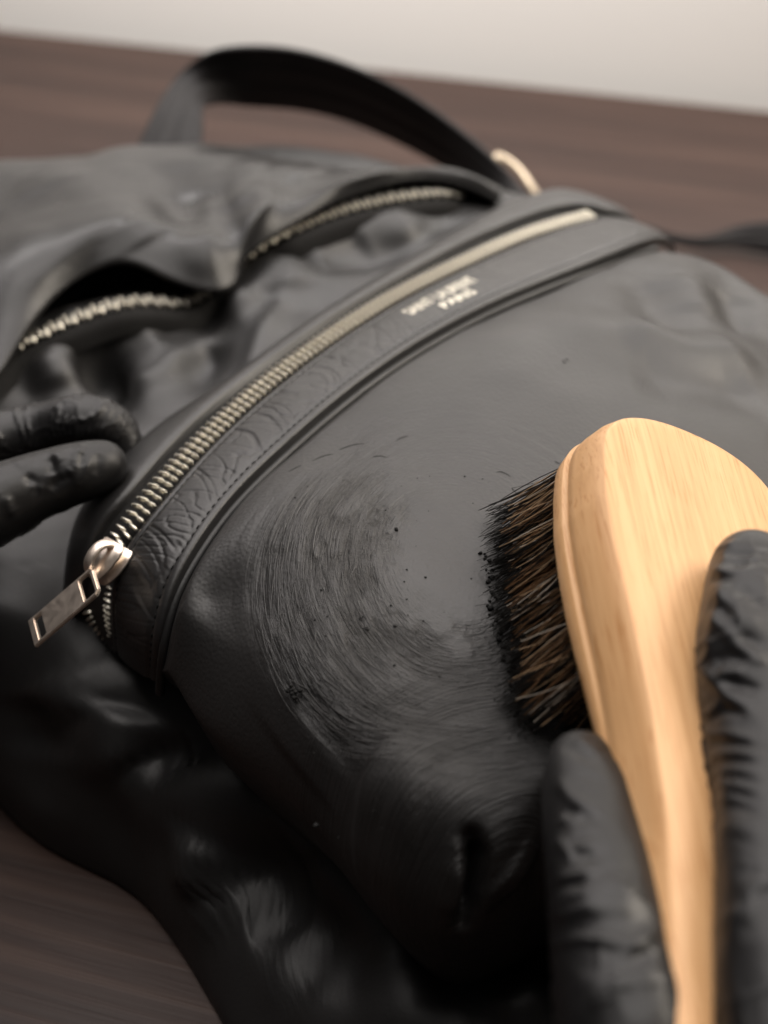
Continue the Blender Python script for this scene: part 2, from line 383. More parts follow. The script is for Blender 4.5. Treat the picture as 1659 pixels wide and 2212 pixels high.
# pocket strip (gusset between piping and zipper) ------------------------------
NV = 44
vv = np.linspace(0, 1, NV)
S2 = SX+np.array([-.0010, .0008, .0006])
st = Wd[:, None]*(1-vv)[None, :, None]+S2[:, None]*vv[None, :, None]
nrm = grid_normals(st); nrm *= np.sign(nrm[..., 2:3])
Ls = np.concatenate([[0], np.cumsum(np.linalg.norm(np.diff(Wd, axis=0), axis=1))])
def strip_disp(u, v):
    """creases across the strip, strongest at its lower end"""
    fade = .42+.58*(1-sstep(.10, .19, u)); am = fade*sstep(.0, .02, u)*sstep(.10, .22, v)*(1-sstep(.82, .93, v))
    wob = noise(np.stack([u*60, v*1.6, 0*u], -1), 31)
    p = np.stack([u*300+2.2*v*v+1.3*wob, v*.9+.4*wob, 0*u], -1)
    r = np.clip(1-np.abs(noise(p, 30))*5.5, 0, 1)**1.3
    p2 = np.stack([u*470-3.2*v+1.0*wob, v*1.9+u*60, 0*u], -1); r2 = np.clip(1-np.abs(noise(p2, 35))*6, 0, 1)**1.3
    pad = .0016*np.sin(np.pi*np.clip(v, 0, 1))**.6
    seam = -.0005*(np.exp(-((v-.12)/.035)**2)+np.exp(-((v-.89)/.03)**2))
    return pad+seam-am*(.00036*r+.00026*r2)+am*.0003*noise(np.stack([u*120, v*1.8, 0*u], -1), 37)
UU, VV = np.meshgrid(Ls, vv, indexing='ij')
stv = st+nrm*strip_disp(UU, VV)[..., None]
def strip_pt(u, v, h=0.):
    """any point on the finished strip"""
    fi = np.clip(np.interp(u, Ls, np.arange(N)), 0, N-1.001); fj = np.clip(v*(NV-1), 0, NV-1.001)
    i = fi.astype(int); j = fj.astype(int); a = (fi-i)[..., None]; b = (fj-j)[..., None]
    def bl(G): return (G[i, j]*(1-a)+G[i+1, j]*a)*(1-b)+(G[i, j+1]*(1-a)+G[i+1, j+1]*a)*b
    n = bl(nrm); return bl(stv)+n*np.asarray(h)[..., None], n
full = np.concatenate([stv[:, :1]-nrm[:, :1]*.003, stv[:, :1]-nrm[:, :1]*.0006, stv, stv[:, -1:]-nrm[:, -1:]*.0006, stv[:, -1:]-nrm[:, -1:]*.003], 1)
STRIP = add('pocket_strip', gmesh('pocket_strip', full), LEATHER, BP)
# stitches: every stitch its own sub-part, two rows sharing one mesh
bm = bmesh.new(); bmesh.ops.create_icosphere(bm, subdivisions=1, radius=1)
for v in bm.verts: v.co.x *= .00085; v.co.y *= .00027; v.co.z *= .00024
stm = bpy.data.meshes.new('stitch'); bm.to_mesh(stm); bm.free(); stm.shade_smooth(); stm.materials.append(THREAD)
def place(name, me, pos, tx, nz, parent):
    tx = Vector(tx).normalized(); nz = Vector(nz); ty = nz.cross(tx).normalized(); nz = tx.cross(ty)
    o = bpy.data.objects.new(name, me); link(o, parent)
    Mx = Matrix((tx, ty, nz)).transposed().to_4x4(); Mx.translation = Vector(pos)-base_of(parent); o.matrix_basis = Mx
    return o
for v0 in (.12, .89):
    us = np.arange(.006, Ls[-1]-.004, .0027)
    p, n = strip_pt(us, np.full(len(us), v0), np.full(len(us), .00004)); p2, _ = strip_pt(us+.0008, np.full(len(us), v0), np.full(len(us), .00004))
    for a, b, nn in zip(p, p2, n): place('stitch', stm, a, b-a, nn, STRIP)
# foil lettering
def letters(txt, u0, u1, v_lo, v_hi, bold):
    cu = bpy.data.curves.new('lettering', 'FONT'); cu.body = txt; cu.size = 1; cu.space_character = 1.02; cu.offset = bold; cu.resolution_u = 3
    ob = bpy.data.objects.new('lettering_tmp', cu); COL.objects.link(ob)
    dg = bpy.context.evaluated_depsgraph_get(); me = bpy.data.meshes.new_from_object(ob.evaluated_get(dg)); bpy.data.objects.remove(ob)
    bm = bmesh.new(); bm.from_mesh(me); bmesh.ops.triangulate(bm, faces=bm.faces)
    bmesh.ops.subdivide_edges(bm, edges=[e for e in bm.edges if e.calc_length() > .25], cuts=2); bm.to_mesh(me); bm.free()
    co = np.empty(len(me.vertices)*3); me.vertices.foreach_get('co', co); co = co.reshape(-1, 3)
    mn, mx = co.min(0), co.max(0); q = (co-mn)/np.maximum(mx-mn, 1e-9)
    p, n = strip_pt(u0+q[:, 0]*(u1-u0), v_lo+(v_hi-v_lo)*(1-q[:, 1]), np.full(len(q), .00012))
    me.vertices.foreach_set('co', p.ravel()); me.update(); me.materials.clear()
    return add('lettering', me, FOIL, STRIP)
def u_at(px, py):
    pr = Wd-C0; z = pr@FW; ix = 829.5+FPX*(pr@RT)/z; iy = 1106-FPX*(pr@UP)/z
    return Ls[np.argmin((ix-px)**2+(iy-py)**2)]
uA, uB = u_at(835, 670), u_at(975, 598)
letters('SAINT LAURENT', uA, uB, .30, .53, .012)
um = (uA+uB)/2+.0012; letters('PARIS', um-(uB-uA)*.22, um+(uB-uA)*.24, .60, .76, .012)

# zipper ---------------------------------------------------------------------
ZC = spl(Z_, N)
ups = []
zn = np.cross(np.gradient(ZC, axis=0), spl(S_, N)-ZC); zn /= np.linalg.norm(zn, axis=1, keepdims=True); zn *= np.sign(zn[:, 2:3])
zt_n = zn*.35+np.array([-.05, -.15, 1]); zt_n /= np.linalg.norm(zt_n, axis=1, keepdims=True)
ta = I*1.; tbp = Wd*1.; tvs = np.linspace(-.05, 1.05, 12)
tape = ta[:, None]*(1-tvs)[None, :, None]+tbp[:, None]*tvs[None, :, None]; tape -= zn[:, None]*.0022
ZIP = add('pocket_zipper', gmesh('pocket_zipper', tape), TAPE, BP, origin=tuple(ZC[N//2]))
def tooth_mesh(name, lx, ly, lz):
    bm = bmesh.new(); bmesh.ops.create_cube(bm, size=1)
    for v in bm.verts:
        v.co = Vector((v.co.x*lx*(.8 if v.co.z > 0 else 1), v.co.y*ly, v.co.z*lz))
    bmesh.ops.bevel(bm, geom=list(bm.edges), offset=.00045, segments=3, affect='EDGES')
    me = bpy.data.meshes.new(name); bm.to_mesh(me); bm.free(); me.shade_smooth(); me.materials.append(BRASS); return me
TM = tooth_mesh('zipper_tooth', .00085, .0035, .0022)
def teeth(curve, normals, pitch, parent, start, end, me, off, shift=.5):
    L = np.concatenate([[0], np.cumsum(np.linalg.norm(np.diff(curve, axis=0), axis=1))])
    base = np.arange(start, L[-1]-end-pitch, pitch); us = np.stack([base, base+shift*pitch], 1).ravel(); T = frames(curve)
    for k, u in enumerate(us):
        f = np.interp(u, L, np.arange(len(L))); i = int(f)
        c = curve[i]+(curve[min(i+1, len(L)-1)]-curve[i])*(f-i); n = normals[i]; t = T[i]; s = np.cross(n, t)
        sd = 1 if k % 2 else -1
        place('zipper_tooth', me, c+s*off*sd, t+s*.12*sd, n, parent)
us_start = .0
Lz = np.concatenate([[0], np.cumsum(np.linalg.norm(np.diff(ZC, axis=0), axis=1))])
prj = lambda A: (829.5+FPX*((A-C0)@RT)/((A-C0)@FW), 1106-FPX*((A-C0)@UP)/((A-C0)@FW))
ix, iy = prj(ZC); i_sl = int(np.argmin((ix-246)**2+(iy-1185)**2))
teeth(ZC, zt_n, .00262, ZIP, Lz[i_sl], .0, TM, .00165, .2)
# opened ends below the slider
for pts, nn in (([(243,1268,.0835),(236,1300,.080),(237,1340,.074),(245,1375,.068),(252,1400,.064)], 12), ([(190,1318,.070),(205,1345,.067),(228,1370,.065),(250,1392,.063),(272,1412,.061)], 11)):
    cv = spl(PL(pts), 60); nv = np.tile(np.array([-.45, -.45, .77]), (60, 1)); L = np.linalg.norm(np.diff(cv, axis=0), axis=1).sum()
    teeth(cv, nv, .0034, ZIP, .0005, .0003, TM, 0)
    add('zipper_tape_end', gmesh('zipper_tape_end', tube(cv-nv*.0016, .0016, 8), cv=True, caps=True), TAPE, ZIP)
# slider
sp = ZC[i_sl]; tS = frames(ZC)[i_sl]*-1; nS = zn[i_sl]
sd0 = P(206,1255,.091)-P(252,1180,.0975); sd0 /= np.linalg.norm(sd0)
def loc_frame(o, x, n): 
    x = np.array(x)/np.linalg.norm(x); y = np.cross(n, x); y /= np.linalg.norm(y); z = np.cross(x, y); return np.array(o), np.stack([x, y, z], 1)
so, sM = loc_frame(P(228,1212,.0975), sd0, nS)
bm = bmesh.new()
outl = [(-.0058, .0044), (-.0030, .0050), (.0012, .0044), (.0052, .0026), (.0060, .0010)]
outl = outl+[(x, -y) for x, y in outl[::-1]]
for z0, z1 in ((.0002, .0014), (-.0032, -.0022)):
    a = [bm.verts.new((x, y, z0)) for x, y in outl]; b = [bm.verts.new((x*.96, y*.92, z1)) for x, y in outl]; n = len(a)
    bm.faces.new(b); bm.faces.new(a[::-1])
    for i in range(n): bm.faces.new((a[i], a[(i+1) % n], b[(i+1) % n], b[i]))
bmesh.ops.bevel(bm, geom=list(bm.edges), offset=.00035, segments=2, affect='EDGES')
bm.verts.ensure_lookup_table()
def add_tube_bm(bm, c, r, m=8, flat=1, up=(0, 1, 0.01)):
    T = tube(np.array(c), r, m, up, flat); n = len(c); vs = [[bm.verts.new(q) for q in ring] for ring in T]
    for i in range(n-1):
        for j in range(m): bm.faces.new((vs[i][j], vs[i+1][j], vs[i+1][(j+1) % m], vs[i][(j+1) % m]))
    bm.faces.new(vs[0][::-1]); bm.faces.new(vs[-1])
br = spl([(-.0045, 0, .0012), (-.0036, 0, .0036), (-.0008, 0, .0050), (.0028, 0, .0044), (.0046, 0, .0022), (.0048, 0, .0010)], 24)
add_tube_bm(bm, br, .0011, 10, 1.7)
me = bpy.data.meshes.new('slider'); bm.to_mesh(me); bm.free(); me.shade_smooth()
def xform(me, o, Mt): 
    co = np.empty(len(me.vertices)*3); me.vertices.foreach_get('co', co); co = co.reshape(-1, 3)@Mt.T+o; me.vertices.foreach_set('co', co.ravel()); me.update()
xform(me, so, sM); me.update(); add('zip_slider', me, STEEL, ZIP)
# pull tab: plate with a slot at its end and an eye round the bridge
t0 = P(213,1254,.0985); t1 = P(74,1372,.083); tx = t1-t0; TLn = np.linalg.norm(tx)
to, tM = loc_frame(t0, tx, np.array([-.12, -.22, .95]))
bm = bmesh.new(); hw = .0046; xs = [0, .0012, .0052, .0064, TLn-.0048, TLn-.0022, TLn]; ys = [-hw, -hw+.0011, -hw+.0024, hw-.0024, hw-.0011, hw]
for z in (0, .0014): pass
vt = {}
def gv(i, j, k):
    if (i, j, k) not in vt: vt[i, j, k] = bm.verts.new((xs[i], ys[j]*(1 if xs[i] > .001 else .75), .0013*k))
    return vt[i, j, k]
solid = lambda i, j: 0 <= i < 6 and 0 <= j < 5 and not (i == 1 and 1 <= j <= 3) and not (i == 4 and 1 <= j <= 3)
for i in range(6):
    for j in range(5):
        if not solid(i, j): continue
        bm.faces.new((gv(i, j, 1), gv(i+1, j, 1), gv(i+1, j+1, 1), gv(i, j+1, 1))); bm.faces.new((gv(i, j, 0), gv(i, j+1, 0), gv(i+1, j+1, 0), gv(i+1, j, 0)))
        for di, dj, a, b in ((-1, 0, (i, j), (i, j+1)), (1, 0, (i+1, j+1), (i+1, j)), (0, -1, (i+1, j), (i, j)), (0, 1, (i, j+1), (i+1, j+1))):
            if not solid(i+di, j+dj): bm.faces.new((gv(*a, 0), gv(*a, 1), gv(*b, 1), gv(*b, 0)))
bmesh.ops.recalc_face_normals(bm, faces=bm.faces)
sharp = [e for e in bm.edges if len(e.link_faces) == 2 and e.calc_face_angle(0) > .5]
bmesh.ops.bevel(bm, geom=sharp, offset=.00028, segments=2, affect='EDGES')
me = bpy.data.meshes.new('pull_tab'); bm.to_mesh(me); bm.free(); xform(me, to, tM); add('pull_tab', me, STEEL, ZIP)

# upper gusset band -----------------------------------------------------------
vs = np.linspace(0, 1, 14); bnd = I[:, None]*(1-vs)[None, :, None]+O[:, None]*vs[None, :, None]
nb = grid_normals(bnd); nb *= np.sign(nb[..., 2:3]); bnd = bnd+nb*(.0016*np.sin(np.pi*vs)**.5)[None, :, None]
ins = [I-nb[:, 0]*.0045, I-nb[:, 0]*.0008]
out = [O+np.array([-.0010, .001, -.0012]), O+np.array([-.0012, .0012, -.006]), O+np.array([.002, -.002, -.03])]
bnd = np.concatenate([np.stack(ins, 1), bnd, np.stack(out, 1)], 1)
add('gusset_band', gmesh('gusset_band', bnd), LEATHER, BP)
# pocket end wall filling between the two strips at the lower end and under the gusset
g0 = np.stack([Wd[:130]-np.array([0, 0, .003]), Wd[:130]*.5+I[:130]*.5-np.array([0, 0, .006]), I[:130]-np.array([0, 0, .006])], 1)
add('gusset_lining', gmesh('gusset_lining', g0), LEATHER_DK, BP)

# main body -------------------------------------------------------------------
ctb = [P(*q, 0)[:2] for q in [(-150,1640),(-60,1695),(0,1748),(60,1806),(150,1864),(280,1932),(370,2030),(430,2125),(480,2212),(545,2330)]]
ctb += [np.array(q) for q in ((-.005,.160),(.06,.145),(.15,.15),(.22,.19),(.25,.28),(.235,.37),(.19,.43),(.14,.47),(.11,.515),(.06,.565),(0,.605),(-.07,.625),(-.15,.61),(-.22,.57),(-.255,.49),(-.24,.40),(-.19,.345))]
NB = 420; BB = spl(np.array(ctb), NB, closed=True); cb = np.array([-.01, .36])
bctl = [tuple(P(*q)) for q in [(700,600,.085),(600,650,.081),(450,750,.074),(300,850,.071),(860,500,.087),(1000,455,.085),(520,700,.083),(640,560,.084),(780,560,.083),
   (0,800,.077),(100,750,.080),(200,710,.083),(300,690,.083),(410,672,.081),(580,555,.087),(680,510,.090),(760,478,.091),(860,455,.090),(990,440,.086),(0,740,.074),(200,650,.078),(600,500,.084),(760,430,.086),(150,800,.075),(230,800,.068),(60,850,.070),(330,760,.077),
   (300,1540,.050),(400,1560,.053),(300,1620,.043),(480,1680,.047),(580,1780,.044),(600,1850,.041),(720,1900,.044),(450,1830,.034),(800,2030,.035),(900,2120,.037),(1000,2090,.038),(1130,2130,.042),(700,2080,.028),(1170,2190,.042),(160,1500,.05),(60,1400,.056),(100,1300,.06)]]
bctl += [(0,.30,.055),(.08,.30,.06),(.0,.40,.075),(.06,.45,.08),(-.1,.50,.08),(0,.53,.078),(-.2,.45,.06),(-.18,.55,.07),(.2,.3,.05),(-.13,.36,.062)]
BT = TPS(bctl, 2e-4)
def body_top(xy):
    z = BT(xy)
    for a, b, wd_, dp in (((300,1600,.055),(470,1585,.058),.0035,-.004),((330,1560,.057),(300,1680,.05),.006,.004),((430,1840,.045),(440,1950,.03),.006,.003),((640,1830,.055),(520,1900,.045),.005,-.005),
                      ((250,830,.07),(190,700,.076),.004,-.004),((330,830,.072),(600,600,.082),.004,.0035),((420,830,.076),(470,660,.08),.006,-.005),((520,840,.08),(620,620,.083),.005,.003),((700,600,.083),(1000,470,.085),.005,-.003)):
        z = z+furrow(xy, P(*a), P(*b), wd_, dp)
    return z
eB = .030; Bl2 = np.linalg.norm(BB-cb, axis=1)
rows = []
for j in range(110): rows.append((cb+(BB-cb)*((j/110)**.8*(1-eB/Bl2))[:, None], 1.))
for j in range(60):
    f = j/59*np.pi/2; rows.append((cb+(BB-cb)*(1-eB/Bl2*(1-np.sin(f)))[:, None], np.cos(f)**.85))
V = np.zeros((NB, len(rows)+1, 3))
for j, (xy, pr) in enumerate(rows):
    V[:, j, :2] = xy; V[:, j, 2] = np.maximum(body_top(xy), .012)*pr+.0015*(1-pr)
V[:, -1] = V[:, -2]; V[:, -1, 2] = 0.0004; V[:, -1, :2] += (cb-BB)/Bl2[:, None]*.004
nb = grid_normals(V, True); nb *= np.where((nb[..., 2:3]).mean() < 0, -1, 1)
wl_ = sstep(0, .02, V[..., 2]); fr = V[..., 1] < .33
amp = np.where(fr, .0020, .0026)
V = V+nb*(wl_*(amp*noise(V*np.array([36, 36, 30]), 41)+.0006*noise(V*80, 43)))[..., None]
V = sculpt(V, [([(285,1525),(272,1600),(300,1665)], .0115, .0075), ([(315,1648),(430,1632)], .0055, -.006), ([(310,1695),(400,1692),(500,1705),(600,1745)], .0095, .0055), ([(440,1800),(428,1870),(432,1935)], .0085, .0065), ([(470,1900),(560,1872),(625,1812)], .0065, -.005),
    ([(520,1962),(640,1942),(711,2000),(745,2090)], .0125, -.008), ([(640,1835),(740,1930),(810,2000),(920,2090)], .0095, .0065), ([(640,2120),(760,2190),(880,2190),(980,2150)], .0125, .0065), ([(1090,2212),(1180,2140)], .007, .006), ([(130,1440),(160,1560)], .014, .005), ([(60,1500),(90,1640)], .013, -.005),
    ([(185,735),(195,800),(230,845),(275,890)], .0065, -.0055), ([(100,755),(130,840)], .008, .004), ([(270,760),(330,850)], .008, .004), ([(320,745),(420,690),(520,705)], .007, -.005), ([(420,770),(560,620)], .009, .004), ([(620,560),(640,640)], .010, .004), ([(690,560),(800,520)], .008, -.004), ([(860,480),(900,530)], .008, .003)], True)
V[..., 2] = np.maximum(V[..., 2], .0004)
add('main_body', gmesh('main_body', V, cu=True), leather('black_leather_body', rough=.50, grain=.2, bigb=.1).m, BP)

# top flap over the main zipper ---------------------------------------------------
r0 = [(-140,900,.082),(-60,850,.083),(0,797,.086),(60,705,.090),(165,597,.096),(270,562,.098),(360,595,.094),(465,622,.090),(512,600,.090),(525,560,.093),(590,506,.097),(700,442,.100),(800,403,.100),(900,384,.099),(1000,398,.095),(1075,432,.089)]
r1 = [(-140,640,.092),(-60,590,.096),(0,545,.100),(100,500,.104),(200,480,.107),(300,465,.105),(380,475,.101),(450,490,.103),(500,470,.101),(560,445,.106),(620,420,.104),(720,398,.103),(810,383,.101),(900,373,.098),(1000,388,.094),(1080,424,.087)]
r2 = [(-140,385,.085),(-60,362,.087),(0,346,.088),(80,334,.090),(170,322,.092),(250,315,.093),(340,313,.093),(430,317,.093),(500,326,.092),(580,338,.092),(660,350,.092),(740,360,.093),(820,366,.094),(900,366,.093),(1000,381,.091),(1082,419,.085)]
A0, A1, A2 = (spl(PL(r), 220, uniform=False) for r in (r0, r1, r2))
Am = (A0+A1)/2+np.array([0, 0, .003]); An = (A1+A2)/2+np.array([0, 0, .002])
A3 = A2+np.array([0, .028, -.030]); A4 = A2+np.array([0, .034, 0]); A4[:, 2] = .004
U1 = A0+np.array([.0, .003, -.0025]); U2 = A0+np.array([.0, .022, -.007])
ctrl = np.stack([A0, Am, A1, An, A2, A3, A4], 1)
V = np.stack([spl(ctrl[i], 90, uniform=False) for i in range(220)])
nf = grid_normals(V); nf *= np.sign(nf[..., 2:3].mean())
fall = sstep(0, .12, np.linspace(0, 1, 90))[None, :]
V = V+nf*(fall*(.0030*noise(V*np.array([30, 22, 22]), 51)+.0006*noise(V*80, 52)))[..., None]
V = sculpt(V, [([(490,350),(520,415),(500,470)], .013, .0042), ([(600,372),(655,388)], .012, .003), ([(105,368),(145,400)], .014, .003), ([(425,400),(440,520)], .013, -.003), ([(300,470),(345,520)], .014, .0022)])
V = np.concatenate([U2[:, None], (U1*.6+U2*.4)[:, None], U1[:, None], (A0+np.array([0, -.0008, -.0012]))[:, None], V], 1)
add('top_flap', gmesh('top_flap', V), LEATHER_FAR, BP)

# main zipper -----------------------------------------------------------------
mz = [(-60,820,.077),(0,765,.079),(60,733,.081),(130,700,.084),(200,672,.086),(260,655,.087),(330,650,.085),(410,648,.081),(500,575,.084),(585,516,.090),(614,501,.092),(677,473,.0935),(771,443,.094),(860,425,.093),(948,415,.091),(1000,420,.087),(1040,440,.082)]
mc = spl(PL([(a, b, c+.0016) for a, b, c in mz]), 300); mt = frames(mc); side = np.cross(np.array([-.1, -.35, .93]), mt); side /= np.linalg.norm(side, axis=1, keepdims=True); mn = np.cross(mt, side)
tp = mc[:, None]+side[:, None]*np.linspace(-.009, .0040, 7)[None, :, None]-mn[:, None]*(.0014+np.array([.006, .002, 0, 0, 0, .002, .006]))[None, :, None]
MZ = add('main_zipper', gmesh('main_zipper', tp), TAPE, BP, origin=tuple(mc[150]))
TM2 = tooth_mesh('zipper_tooth', .00125, .0050, .0020)
teeth(mc, mn, .0052, MZ, .002, .004, TM2, .0004)

# handle and straps -------------------------------------------------------------
def ribbon(name, a, b, n, thick, mat, parent):
    A = spl(a, n, uniform=False); Bq = spl(b, n, uniform=False); v = np.linspace(0, 1, 30)
    G = A[:, None]*(1-v)[None, :, None]+Bq[:, None]*v[None, :, None]; nn = grid_normals(G)
    h = thick/2*(1-np.abs(2*v-1)**4*.5+.15*np.cos(v*np.pi*6)*(np.abs(2*v-1) < .9))[None, :, None]
    ring = np.concatenate([G+nn*h, (G-nn*h)[:, ::-1]], 1)
    return add(name, gmesh(name, ring, cv=True, caps=True), mat, parent)
ha = [(285,345,.585),(300,315,.592),(340,232,.612),(388,163,.634),(440,118,.632),(520,101,.626),(620,105,.628),(740,136,.628),(860,190,.622),(970,262,.608),(1070,345,.585),(1140,420,.568),(1165,455,.55)]
hb = [(432,345,.578),(434,318,.584),(437,290,.592),(438,255,.602),(446,227,.618),(520,228,.640),(620,233,.652),(740,257,.655),(850,302,.648),(950,354,.628),(1030,402,.600),(1095,452,.562),(1110,475,.545)]
HD = ribbon('carry_handle', [PY(*q) for q in ha], [PY(*q) for q in hb], 160, .0035, WEB, BP)
c = spl([PY(*q) for q in [(1072,338,.600),(1100,350,.596),(1128,376,.588),(1150,408,.578),(1160,430,.568),(1150,446,.562),(1122,440,.566),(1098,408,.578),(1080,372,.590)]], 90, closed=True)
add('buckle', gmesh('buckle', tube(c, .0019, 12), cu=True, cv=True), simple('dull_gold', (.42, .35, .26), .45, 1.), HD)
sa = [(1270,455,.016),(1340,474,.014),(1400,488,.012),(1460,505,.010),(1520,510,.010),(1580,492,.012),(1640,480,.016),(1720,478,.018),(1850,500,.014)]
sb = [(1290,500,.010),(1360,505,.008),(1410,515,.007),(1465,530,.005),(1530,537,.004),(1590,536,.004),(1650,546,.004),(1720,556,.004),(1850,580,.004)]
ribbon('shoulder_strap', PL(sa), PL(sb), 120, .004, WEB, BP)

# ------------------------------------------------------------------ shoe brush
BO = np.array([.0686, .2876, .1283]); rv = np.array([-.244, .412, -1.6605])
BR = thing('shoe_brush', 'pale wooden polishing brush with dark bristles, held on the bag pocket', 'brush', tuple(BO))
BR.rotation_mode = 'AXIS_ANGLE'; an = float(np.linalg.norm(rv)); BR.rotation_axis_angle = (an, *(rv/an))
K = rv/an; Kx = np.array([[0, -K[2], K[1]], [K[2], 0, -K[0]], [-K[1], K[0], 0]]); RM = np.eye(3)+math.sin(an)*Kx+(1-math.cos(an))*Kx@Kx
def add_local(name, me, mat): 
    o = bpy.data.objects.new(name, me)
    if not me.materials: me.materials.append(mat)
    return link(o, BR)
HL, HW_, TK = .0806, .0285, .0176
xk = np.concatenate([.036*(1-np.cos(np.linspace(0, np.pi/2, 60))), np.linspace(.0365, .215, 170)])
def half_width(x, a, e1, e2):
    t = np.clip(1-x/a, 0, 1); head = HW_*np.maximum(1-t**e1, 0)**(1/e2)
    return head*np.interp(x, np.array([0,.35,.5,.65,.8,1.0,1.2,1.5,2.2,3])*HL, [1,1,.975,.91,.82,.68,.55,.42,.36,.36])
wl0 = half_width(xk, .023, 2.3, 2.35); wr0 = half_width(xk, .030, 2.5, 2.2)
sm_ = np.ones(9)/9
for arr in (wl0, wr0): arr[70:-6] = np.convolve(arr, sm_, 'same')[70:-6]
PWl = np.stack([xk, wl0, wr0], 1)
nC = 40
rings = []
def inward(x, y):
    t = np.stack([np.gradient(x), np.gradient(y)], 1); t /= np.linalg.norm(t, axis=1, keepdims=True)
    return np.stack([t[:, 1], -t[:, 0]], 1)
nL = inward(xk, wl0); nR = inward(xk, wr0)
nL[0] = nR[0] = (1, 0)
for x, wvl, wvr, na, nb_ in zip(xk, wl0, wr0, nL, nR):
    hd = float(1-sstep(.06, .125, np.array(x))); halves = []
    for wv, nn in ((wvl, na), (wvr, nb_)):
        # (inset from the outline, height): bottom edge, band, groove, chamfer, ridge, top face
        r_ = .0012+.004*(1-hd); ch = .0044*hd+.0030*(1-hd); g_ = .0010*hd
        lay = [(r_+.002, 0), (r_, 0), (r_*.3, r_*.3), (0, r_), (0, .0050), (.0002, .0053), (g_, .0058), (g_*1.1, .0064), (g_*.8, .0072), (g_*.7+.0004, .0092), (ch*.55, .0140), (ch-.0003, TK-.0004), (ch, TK-.0001), (ch+.0003, TK), (ch+.0012, TK+.0001)]
        pts = []
        for d_, z_ in lay:
            X = x+nn[0]*d_; Y = max(wv+nn[1]*d_, 0.); pts.append((X, Y, z_))
        Xb, Yb, _ = pts[0]; Xt, Yt, zt_ = pts[-1]
        halves.append([(Xb, 0., 0.), (Xb, Yb*.5, 0.)]+pts+[(Xt, Yt*.55, TK+.0004), (Xt, 0., TK+.0005)])
    rings.append([(a, -b, c) for a, b, c in halves[0]]+[(a, b, c) for a, b, c in halves[1][::-1][1:-1]])
bv = np.array(rings)
# the tip falls away in plan as well: pull the rim facet back a little at the top
bme = gmesh('brush_body', bv, cv=True, caps=True)
bod = add_local('brush_body', bme, WOOD)
def hair_mat(name, col): return simple(name, col, .45, 0, .5)
HM = [hair_mat('bristle_black', (.010, .0085, .007)), hair_mat('bristle_brown', (.17, .09, .042)), hair_mat('bristle_tan', (.46, .31, .18)), hair_mat('bristle_pale', (.70, .62, .52))]
tuft_no = 0
Pz = lambda xy: panel_top(xy)
def make_tuft(cx, cy, nh):
    global tuft_no
    vs, fs, mi = [], [], []
    w_here = np.interp(cx, PWl[:, 0], PWl[:, 1])
    edge = abs(cy)/max(w_here, 1e-4)
    tl = rng.normal(0, .0012, 2)
    for k in range(nh):
        a = rng.uniform(0, 2*np.pi); r = .0019*math.sqrt(rng.uniform()); bx, by = cx+r*math.cos(a), cy+r*math.sin(a)
        L = .0235+rng.normal(0, .0006); wild = rng.uniform() < .05
        sp = np.array([rng.normal(0, .0016)+tl[0]+(cx-.038)*.05+.0055*float(1-sstep(.006, .034, np.array(cx))), -.0022+cx*.025+cy*.24+rng.normal(0, .0014)+tl[1]])
        if cy < -.012: sp[1] -= .0015*rng.uniform()
        if wild: sp += rng.normal(0, .0035, 2); L *= rng.uniform(.7, .98)
        bend = rng.normal(0, .0013, 2)*(2.2 if wild else 1)
        t = np.linspace(0, 1, 6)[:, None]
        h = np.concatenate([np.array([bx, by])+sp*t**1.4+bend*(t*(1-t))*2.2, .001-L*t], 1)
        wv_ = h@RM.T+BO
        lo = Pz(wv_[:, :2])+.0002
        wv_[:, 2] = np.maximum(wv_[:, 2], lo)
        h = (wv_-BO)@RM
        rr = np.array([.00007, .00007, .00007, .000065, .00006, .00004])*rng.uniform(1.0, 2.0)
        tb_ = tube(h, rr, 3, (1, .2, .1)); b0 = len(vs); vs += tb_.reshape(-1, 3).tolist()
        for i in range(5):
            for j in range(3): fs.append((b0+i*3+j, b0+i*3+3+j, b0+i*3+3+(j+1) % 3, b0+i*3+(j+1) % 3))
        c = rng.choice(4, p=(.56, .25, .13, .06) if not wild else (.15, .27, .34, .24)); mi += [c]*9+[c if rng.uniform() < .75 else 0]*3+[0]*3
    me = new_mesh('bristle_tuft', vs, fs)
    for m_ in HM: me.materials.append(m_)
    me.polygons.foreach_set('material_index', mi); me.update()
    add_local('bristle_tuft', me, None)
gx = .0065
while gx < .078:
    wv = np.interp(gx, PWl[:, 0], PWl[:, 1])-.0045
    n = max(1, int(2*wv/.0056)+1)
    for cy_ in (np.linspace(-wv, wv, n) if n > 1 else [0.]):
        make_tuft(gx+rng.normal(0, .0003), cy_+rng.normal(0, .0003), 72 if cy_ < 0 else 40)
    gx += .0056

